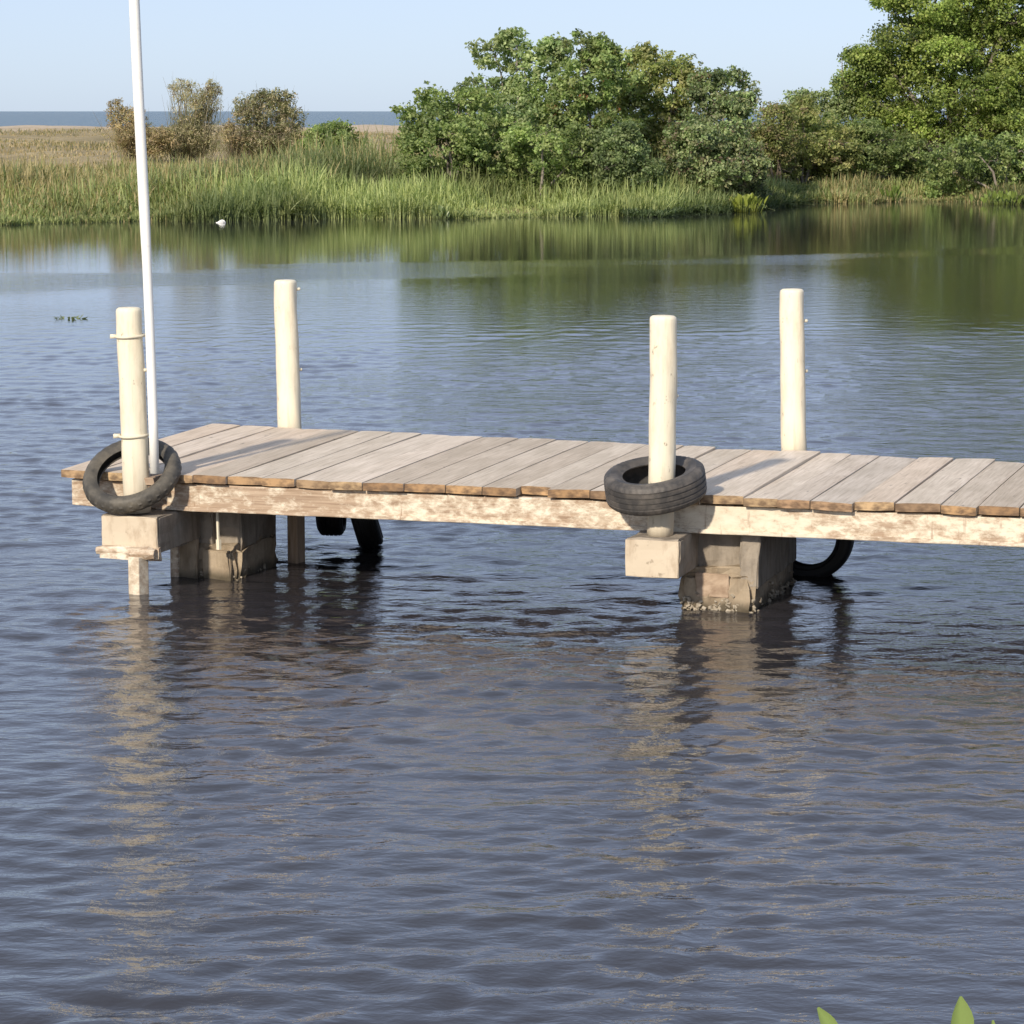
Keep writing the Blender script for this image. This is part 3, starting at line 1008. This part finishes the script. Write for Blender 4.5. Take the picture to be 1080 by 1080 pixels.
GB = 'shrubs and small trees on the far shore'
K = dict(cat='shrub', group=GB)
bush('shrub', 'rounded green shrub at the near end of the thicket beside the open sea', base_px=475, Y=80, lobes=[(455, 128, 32, 26), (497, 122, 34, 28), (470, 155, 52, 28), (432, 150, 14, 14), (520, 150, 34, 30)], n_leaf=8500, leaf=.10, pal='green', seed=1, depth=1.1, **K)
bush('shrub', 'tall open shrub with pale stems and grey-green round leaves reaching the highest tips', base_px=548, Y=83, lobes=[(518, 58, 20, 16), (545, 46, 17, 13), (566, 78, 36, 32), (508, 90, 13, 10), (540, 118, 40, 36), (588, 58, 22, 17), (498, 108, 10, 10), (560, 140, 50, 34)], n_leaf=9500, leaf=.115, pal='grey', seed=2, gap=.5, stems=9, trunk_r=.045, per=24, **K)
bush('shrub', 'upright yellow-green shrub in the middle of the thicket with a pointed top', base_px=628, Y=81.5, lobes=[(616, 50, 20, 14), (626, 84, 40, 36), (608, 125, 46, 38), (652, 78, 24, 20), (640, 60, 12, 12), (630, 150, 44, 30)], n_leaf=10500, leaf=.105, pal='green', seed=3, tints=[(.10, (.19, .20, .07)), (.03, (.33, .16, .08))], gap=.3, stems=8, **K)
bush('shrub', 'domed olive shrub in the thicket between the pointed one and the rust-tinted one', base_px=692, Y=84, lobes=[(685, 70, 25, 18), (700, 96, 38, 36), (676, 130, 42, 40), (722, 86, 14, 11), (700, 150, 44, 34)], n_leaf=10000, leaf=.105, pal='olive', seed=4, tints=[(.12, (.10, .16, .05))], gap=.3, **K)
bush('shrub', 'sparse rust-tinted shrub at the lower end of the thicket with sky showing through', base_px=760, Y=82.5, lobes=[(750, 84, 17, 12), (772, 100, 26, 22), (757, 132, 42, 34), (788, 112, 13, 11), (738, 100, 12, 12)], n_leaf=7000, leaf=.10, pal='rust', seed=5, gap=.55, per=24, tints=[(.07, (.28, .18, .13)), (.2, (.08, .12, .05))], stems=8, **K)
bush('shrub', 'low dark green shrub in front of the thicket', base_px=655, Y=77.5, lobes=[(655, 160, 28, 28), (640, 178, 20, 18), (672, 182, 22, 16)], n_leaf=5200, leaf=.095, pal='dark', seed=6, **K)
bush('shrub', 'brown-flecked dense shrub hanging low over the shore reeds', base_px=750, Y=76.5, lobes=[(742, 152, 38, 26), (772, 165, 32, 28), (720, 178, 28, 18), (755, 182, 36, 18), (795, 172, 14, 22)], n_leaf=9000, leaf=.095, pal='rust', seed=7, tints=[(.12, (.24, .19, .13)), (.2, (.07, .10, .05))], **K)
bush('shrub', 'low green shrub filling the foot of the tall pale-stemmed one', base_px=572, Y=79, lobes=[(575, 156, 46, 24), (528, 166, 40, 20), (610, 165, 24, 20)], n_leaf=6000, leaf=.095, pal='green', seed=8, tints=[(.15, (.11, .13, .07))], **K)
bush('shrub', 'thin yellowish shrub with dry leaves in the gap between thicket and large tree', base_px=818, Y=88, lobes=[(816, 128, 18, 22), (806, 150, 20, 22), (828, 150, 16, 22)], n_leaf=3600, leaf=.085, pal='olive', tints=[(.3, (.26, .21, .12))], seed=9, per=18, bark=M_BARKD, gap=.3, **K)
bush('shrub', 'olive shrub with dry tips standing before the gap', base_px=850, Y=90, lobes=[(847, 120, 17, 14), (852, 145, 36, 30), (832, 168, 30, 24), (880, 160, 24, 24)], n_leaf=6500, leaf=.095, pal='olive', seed=10, tints=[(.15, (.24, .18, .11))], **K)
bush('tree', 'slender small tree with thin sparse top behind the gap', 'tree', GB, 878, 97, [(884, 92, 9, 11), (872, 106, 12, 9), (846, 104, 14, 8), (838, 116, 16, 12), (890, 112, 14, 12), (868, 122, 26, 14)], 2600, .10, 'grey', 11, per=16, stems=8, gap=.4)
bush('tree', 'large broad bright green tree rising out of the top of the photo', 'tree', GB, 1015, 97, [
    (918, 66, 26, 15), (935, 84, 44, 18), (955, 38, 38, 18), (980, 8, 46, 22), (1030, -22, 56, 26), (1080, -40, 50, 26), (925, 112, 36, 16), (990, 62, 46, 18), (1040, 34, 54, 20),
    (960, 128, 44, 18), (1010, 100, 52, 20), (1060, 78, 46, 22), (1070, 14, 40, 20), (1035, 138, 54, 20), (1080, 120, 44, 24), (1120, 40, 60, 40), (1135, 110, 50, 40), (1000, 30, 40, 18), (895, 92, 14, 10)],
    58000, .105, 'lime', 12, per=46, cl_r=.36, stems=19, trunk_r=.13, twig=.02, depth=1.3, up=.9, n_twig=220, tints=[(.14, (.055, .085, .03)), (.08, (.16, .165, .06))])
bush('shrub', 'leafy green shrub under the edge of the large tree', base_px=915, Y=91, lobes=[(893, 142, 36, 22), (928, 152, 40, 20), (950, 165, 28, 16), (905, 165, 40, 16)], n_leaf=7500, leaf=.095, pal='green', seed=13, tints=[(.2, (.13, .15, .045))], **K)
bush('shrub', 'dark shrub under the large tree down at the waterside', base_px=1055, Y=88.5, lobes=[(1050, 172, 36, 24), (1010, 165, 30, 18), (1080, 170, 30, 30), (1120, 170, 40, 34)], n_leaf=8000, leaf=.095, pal='green', seed=14, tints=[(.3, (.05, .085, .035))], **K)
bush('shrub', 'long low olive thicket behind the straw coloured reeds, under the trees', base_px=930, Y=101, lobes=[(800, 165, 30, 22), (835, 160, 34, 28), (875, 165, 34, 24), (925, 168, 40, 24), (975, 165, 44, 26), (1025, 165, 44, 26), (1075, 165, 40, 28)], n_leaf=11000, leaf=.11, pal='olive', seed=31, tints=[(.3, (.09, .13, .05))], **K)
GD = 'dry shrubs on the grassy spit'
D = dict(cat='shrub', group=GD, bark=M_BARKD)
bush('shrub', 'low brown twiggy shrub partly behind the white pole', base_px=140, Y=98, lobes=[(135, 138, 22, 20), (122, 122, 10, 14), (150, 148, 26, 18), (165, 152, 20, 14)], n_leaf=3800, leaf=.09, aspect=.3, pal='dry', seed=15, per=14, cl_r=.18, gap=.3, stems=20, trunk_r=.014, n_twig=160, spray=260, **D)
bush('shrub', 'wispy feathery shrub, tallest of those on the dry grass', base_px=200, Y=99, lobes=[(203, 112, 20, 22), (192, 96, 11, 12), (224, 108, 10, 16), (186, 148, 34, 16), (210, 142, 30, 20), (224, 95, 6, 8), (170, 150, 16, 12)], n_leaf=4600, leaf=.10, aspect=.22, pal='tamarisk', seed=16, per=14, cl_r=.2, gap=.35, stems=26, trunk_r=.013, n_twig=200, up=.2, spray=500, **D)
bush('shrub', 'rounded olive-brown shrub on the dry grass beside the wispy one', base_px=275, Y=97, lobes=[(283, 116, 30, 20), (262, 130, 17, 20), (308, 128, 15, 14), (270, 150, 30, 14), (300, 146, 24, 14), (295, 106, 16, 10)], n_leaf=4200, leaf=.095, aspect=.4, pal='tamarisk', seed=17, per=20, cl_r=.2, stems=20, trunk_r=.015, n_twig=140, tints=[(.4, (.13, .15, .06))], gap=.25, spray=380, **D)
bush('shrub', 'low fresh green shrub in the reeds at the edge of the dry grass', base_px=350, Y=92, lobes=[(352, 142, 24, 13), (335, 152, 22, 12), (372, 152, 14, 10)], n_leaf=3200, leaf=.095, pal='green', seed=18, **K)
bush('shrub', 'small dead brown shrub between the two dry ones', base_px=245, Y=96, lobes=[(243, 142, 10, 12), (252, 152, 12, 10)], n_leaf=500, leaf=.08, aspect=.3, pal='dry', seed=19, per=8, cl_r=.15, stems=14, trunk_r=.016, n_twig=50, spray=90, **D)


# reeds and grass ------------------------------------------------------
def blades(name, X, Y, hgt, wid, colr, seed, lean=.5, mat=None, label=None, cat=None, zoff=None):
    r = np.random.default_rng(seed)
    n = len(X)
    Zb = land_z(X, Y); Zb = np.maximum(Zb, -.02) - .02
    if zoff is not None: Zb = Zb + zoff
    az = r.uniform(0, 2 * math.pi, n)
    bend = np.abs(r.normal(0, lean, n)) * np.where(r.random(n) < .25, 1.9, 1) + .05
    face = az + math.pi / 2 + r.normal(0, .4, n)
    d = np.stack([np.cos(az), np.sin(az)], 1); s = np.stack([np.cos(face), np.sin(face)], 1)
    V = np.zeros((n, 4, 2, 3), np.float32)
    for k, (t, w) in enumerate(((0, .8), (.4, 1), (.75, .75), (1, .12))):
        cx = X + d[:, 0] * hgt * bend * t * t; cy = Y + d[:, 1] * hgt * bend * t * t
        cz = Zb + hgt * (t - .35 * bend * t * t)
        for j, sg in enumerate((-.5, .5)):
            V[:, k, j, 0] = cx + s[:, 0] * wid * w * sg; V[:, k, j, 1] = cy + s[:, 1] * wid * w * sg; V[:, k, j, 2] = cz
    base = np.arange(n)[:, None] * 8
    F = np.concatenate([base + np.array([[2 * k, 2 * k + 1, 2 * k + 3, 2 * k + 2]]) for k in range(3)], 0)
    col = np.repeat(colr, 8, axis=0)
    o = mesh_np(name, V.reshape(-1, 3), F, mats=[mat or M_BLADE], col=col)
    tag(o, label, cat, kind='stuff')
    return o


def pxof(X, Y): return 540 + FPX * X / Y


def smooth_noise(X, Y, r, sc, n=8):
    z = np.zeros_like(X)
    for i in range(n):
        k = r.normal(size=2) / sc
        z += np.sin(k[0] * X + k[1] * Y + r.random() * 6.28)
    return z / math.sqrt(n / 2)


def reeds():
    r = np.random.default_rng(21)
    n = 90000
    X = r.uniform(-19, 21, n)
    d = r.random(n) ** 1.5 * 15 - .6
    Y = shore_y(X) + d
    px = pxof(X, Y)
    nz = smooth_noise(X, Y, r, 1.3); nb = smooth_noise(X, Y, r, 3.5)
    h0 = np.interp(px, [0, 100, 160, 250, 330, 450, 560, 640, 690, 760, 840, 870, 1000, 1080], [.75, .78, .95, 1.1, 1.25, 1.4, 1.4, 1.35, .95, .65, .55, .8, .8, .6])
    h = h0 * (1 + .26 * nz + .24 * nb) * r.uniform(.55, 1.15, n) * np.interp(d, [-.6, .5, 2, 15], [.55, .8, 1, .9])
    h = h.clip(.15, 2.2)
    # colour of the plants: fresh green at the water, straw further up and at both ends of the shore
    straw = np.interp(px, [0, 150, 260, 420, 700, 840, 880, 1000, 1060, 1200], [.50, .42, .22, .16, .12, .22, .70, .78, .35, .3]) + .16 * nb + np.interp(d, [0, 2, 6, 15], [-.22, -.08, .12, .3])
    g1, g2 = np.array([.17, .22, .08]), np.array([.34, .37, .15])
    s1, s2 = np.array([.33, .29, .125]), np.array([.50, .41, .22])
    t = r.random((n, 1)); grn = g1 * (1 - t) + g2 * t
    grn = grn * (1 + .28 * smooth_noise(X, Y, r, 1.0)[:, None]).clip(.45, 1.6)
    pale = (nz > .9)[:, None]; grn = np.where(pale, grn * .5 + np.array([.09, .12, .05]), grn)
    u_ = r.random((n, 1)); stw = s1 * (1 - u_) + s2 * u_
    issw = (r.random(n) < straw)[:, None]
    col = np.where(issw, stw, grn)
    keep = (r.random(n) < np.where(d > 7, .6, 1.0))
    blades('reeds', X[keep], Y[keep], h[keep], .030 * r.uniform(.6, 1.4, n)[keep], col[keep], 22,
           label='band of green and straw coloured reeds along the far waterline', cat='reeds')
    # dry meadow behind
    n = 60000
    X = r.uniform(-34, 26, n); d = 7 + r.random(n) ** .9 * 57
    Y = shore_y(X) + d
    ok = (np.abs(X) < .24 * Y)
    X, Y, d = X[ok], Y[ok], d[ok]; n = len(X)
    nb = smooth_noise(X, Y, r, 4)
    h = (.30 + .12 * nb).clip(.1, .8) * r.uniform(.6, 1.4, n) * np.interp(d, [8, 20, 50], [1.3, .8, .35])
    t = r.random((n, 1))
    col = np.array([.36, .28, .15]) * (1 - t) + np.array([.52, .42, .25]) * t
    gr = (r.random(n) < (.18 + .18 * nb + np.interp(d, [10, 25], [.3, 0])))[:, None]
    col = np.where(gr, np.array([.20, .20, .085]) * (.7 + .6 * t), col)
    blades('dry_grass', X, Y, h, .035 * r.uniform(.6, 1.4, n), col, 23, lean=.5,
           label='tan dry grass covering the spit up to the sandy ridge', cat='grass')
    # creeping mat of low water plants in front of the thicket
    n = 26000
    X = r.uniform(3, 9.6, n)
    d = r.uniform(-1.9, 3.5, n)
    Y = shore_y(X) + d
    px = pxof(X, Y)
    ok = (px > 640) & (px < 860)
    X, Y, d, px = X[ok], Y[ok], d[ok], px[ok]; n = len(X)
    nz = smooth_noise(X, Y, r, .8)
    ok = (d > -.9 + .5 * nz); X, Y, d, nz = X[ok], Y[ok], d[ok], nz[ok]; n = len(X)
    h = (.30 + .06 * nz).clip(.1, .6) * r.uniform(.6, 1.3, n)
    t = r.random((n, 1))
    col = np.array([.075, .115, .045]) * (1 - t) + np.array([.125, .165, .07]) * t
    blades('water_plants', X, Y, h, .045 * r.uniform(.6, 1.4, n), col, 24, lean=.8,
           label='soft low mat of green creeping plants in front of the thicket', cat='water plants')


reeds()


# broad-leaved water plants -------------------------------------------
def paddle(b, base, tip_dir, L, w, curl, rr, face=None):
    """stalk and paddle leaf added to leaf builder b: returns nothing"""
    t = Vector(tip_dir).normalized()
    side = t.cross(Vector((0, 0, 1)))
    side = side.normalized() if side.length > .05 else Vector((1, 0, 0))
    side = (side + Vector((rr.uniform(-.5, .5), rr.uniform(-.5, .5), rr.uniform(-.3, .3)))).normalized()
    if face is not None: side = Vector(face)
    side = (side - t * side.dot(t)).normalized()
    nrm = side.cross(t).normalized()
    vs = []
    N = 7
    for i in range(N):
        s = i / (N - 1)
        wd = w * .5 * (math.sin(math.pi * min(1, s * .93 + .07)) ** .75) * (1 - .25 * s) if s < 1 else 0.002
        c = Vector(base) + t * (L * s) + nrm * (curl * L * s * s)
        vs += [c - side * wd + nrm * wd * .35, c, c + side * wd + nrm * wd * .35]
    fs = []
    for i in range(N - 1):
        a = i * 3
        fs += [(a, a + 1, a + 4, a + 3), (a + 1, a + 2, a + 5, a + 4)]
    b.add(vs, fs)


def col_leaf(o, c, rr):
    me = o.data
    a = me.color_attributes.new('tint', 'FLOAT_COLOR', 'POINT')
    for i, d in enumerate(a.data):
        k = (1 if (i % 3) != 1 else 1.25)
        d.color = (c[0] * k, c[1] * k, c[2] * k, 1)


def water_plant(label, pos, n, L, col, seed, spread=.25, group='broad leaved water plants at the far shore', flat=0.0):
    rr = random.Random(seed)
    root = empty('water_plant', pos)
    tag(root, label, 'water plant', group)
    lb, sb = MB(), MB()
    for i in range(n):
        a = rr.uniform(0, 6.283); k = rr.uniform(.1, 1)
        foot = Vector((math.cos(a) * spread * k, math.sin(a) * spread * k * .7, -.03))
        d = Vector((math.cos(a) * .5 * k, math.sin(a) * .5 * k, 1)).normalized()
        st = L * rr.uniform(.3, 1.0)
        d = (d + Vector((math.cos(a) * flat, math.sin(a) * flat, 0))).normalized()
        tip = foot + d * st
        lb.tube([foot, foot + d * st * .5 + Vector((0, 0, .01)), tip], [.010, .008, .005], 5)
        paddle(lb, tip, d + Vector((rr.uniform(-.4, .4), rr.uniform(-.4, .4), 0)), L * rr.uniform(.5, .8), L * rr.uniform(.35, .5), rr.uniform(-.2, .3), rr)
    o = lb.build('foliage', M_HYA, root, smooth=True); col_leaf(o, col, rr)


p = on_z(784, 224, 0); water_plant('bright yellow-green water plant clump at the foot of the brown-flecked shrub', p, 60, .34, (.26, .30, .06), 1, .55)
p = on_z(461, 231, 0); water_plant('pale green broad leaved clump at the waterline below the rounded shrub', p, 22, .24, (.18, .23, .09), 2, .28)
p = on_z(940, 213, 0); water_plant('thin upright water plant in front of the straw coloured reeds', p, 18, .36, (.15, .21, .05), 3, .25)
p = on_z(1055, 216, 0); water_plant('wide low yellow-green clump at the waterline below the large tree', p, 60, .32, (.20, .26, .06), 4, 1.1)
p = on_z(72, 336, 0); water_plant('small loose clump of green leaves drifting alone on the open water', p, 24, .09, (.22, .26, .12), 5, .17, group=None, flat=1.6)

# plant in front of the photographer
def near_plant():
    Yp = 4.2
    rr = random.Random(5)
    g = at_y(960, 1075, Yp)
    base = Vector((g[0], Yp, float(np.interp(Yp, [4, 6], [.75, .25])) - .02))
    root = empty('leafy_plant', base)
    tag(root, 'fresh green leaf tips of a plant poking up at the bottom edge of the photo', 'plant')
    spec = [((884, 1096), (861, 1062), .028, .1), ((1014, 1100), (1012, 1050), .044, .05), ((1048, 1092), (1047, 1076), .012, 0)]
    for (b0, t0, w, c) in spec:
        yq = Yp + rr.uniform(-.08, .08)
        B, T = Vector(at_y(*b0, yq)), Vector(at_y(*t0, yq))
        lb = MB(); paddle(lb, B - base, T - B, (T - B).length, w, c, random.Random(3), (1, .25, 0))
        o = lb.build('leaf', M_HYA, root, smooth=True); col_leaf(o, (.26, .34, .11), rr)
        sb = MB(); sb.tube([Vector((rr.uniform(-.02, .02), 0, 0)), (B - base) * .6 + Vector((0, 0, .08)), B - base], [.006, .005, .004], 6)
        o = sb.build('stalk', M_HYA, root, smooth=True); col_leaf(o, (.13, .2, .05), rr)
    for i in range(9):
        a = rr.uniform(0, 6.28)
        foot = Vector((math.cos(a) * .03, math.sin(a) * .03, 0)); d = Vector((math.cos(a) * .6, math.sin(a) * .5, 1)).normalized()
        tip = foot + d * rr.uniform(.25, .42)
        sb = MB(); sb.tube([foot, tip], [.006, .004], 6); o = sb.build('stalk', M_HYA, root, smooth=True); col_leaf(o, (.13, .2, .05), rr)
        lb = MB(); paddle(lb, tip, d, .12, .04, .2, rr); o = lb.build('leaf', M_HYA, root, smooth=True); col_leaf(o, (.13, .21, .05), rr)


near_plant()

# scrap of litter at the reed edge
p = on_z(233, 235, 0.0)
import bmesh
bm = bmesh.new(); bmesh.ops.create_icosphere(bm, subdivisions=3, radius=1.0)
rr = random.Random(9)
for v in bm.verts:
    c = v.co
    k = 1 + .22 * math.sin(4 * c.x + 3 * c.y) * math.cos(5 * c.y + 2 * c.z) + rr.uniform(-.07, .07)
    v.co = Vector((c.x * .12 * k, c.y * .07 * k, (c.z * .035 + .03 * math.sin(3 * c.x + 1) * (c.z > 0)) * k + .015))
me = bpy.data.meshes.new('litter'); bm.to_mesh(me); bm.free(); me.materials.append(M_LITTER)
o = bpy.data.objects.new('litter', me); COL.objects.link(o); o.location = p
tag(o, 'small crumpled white scrap floating at the edge of the far reeds', 'litter')
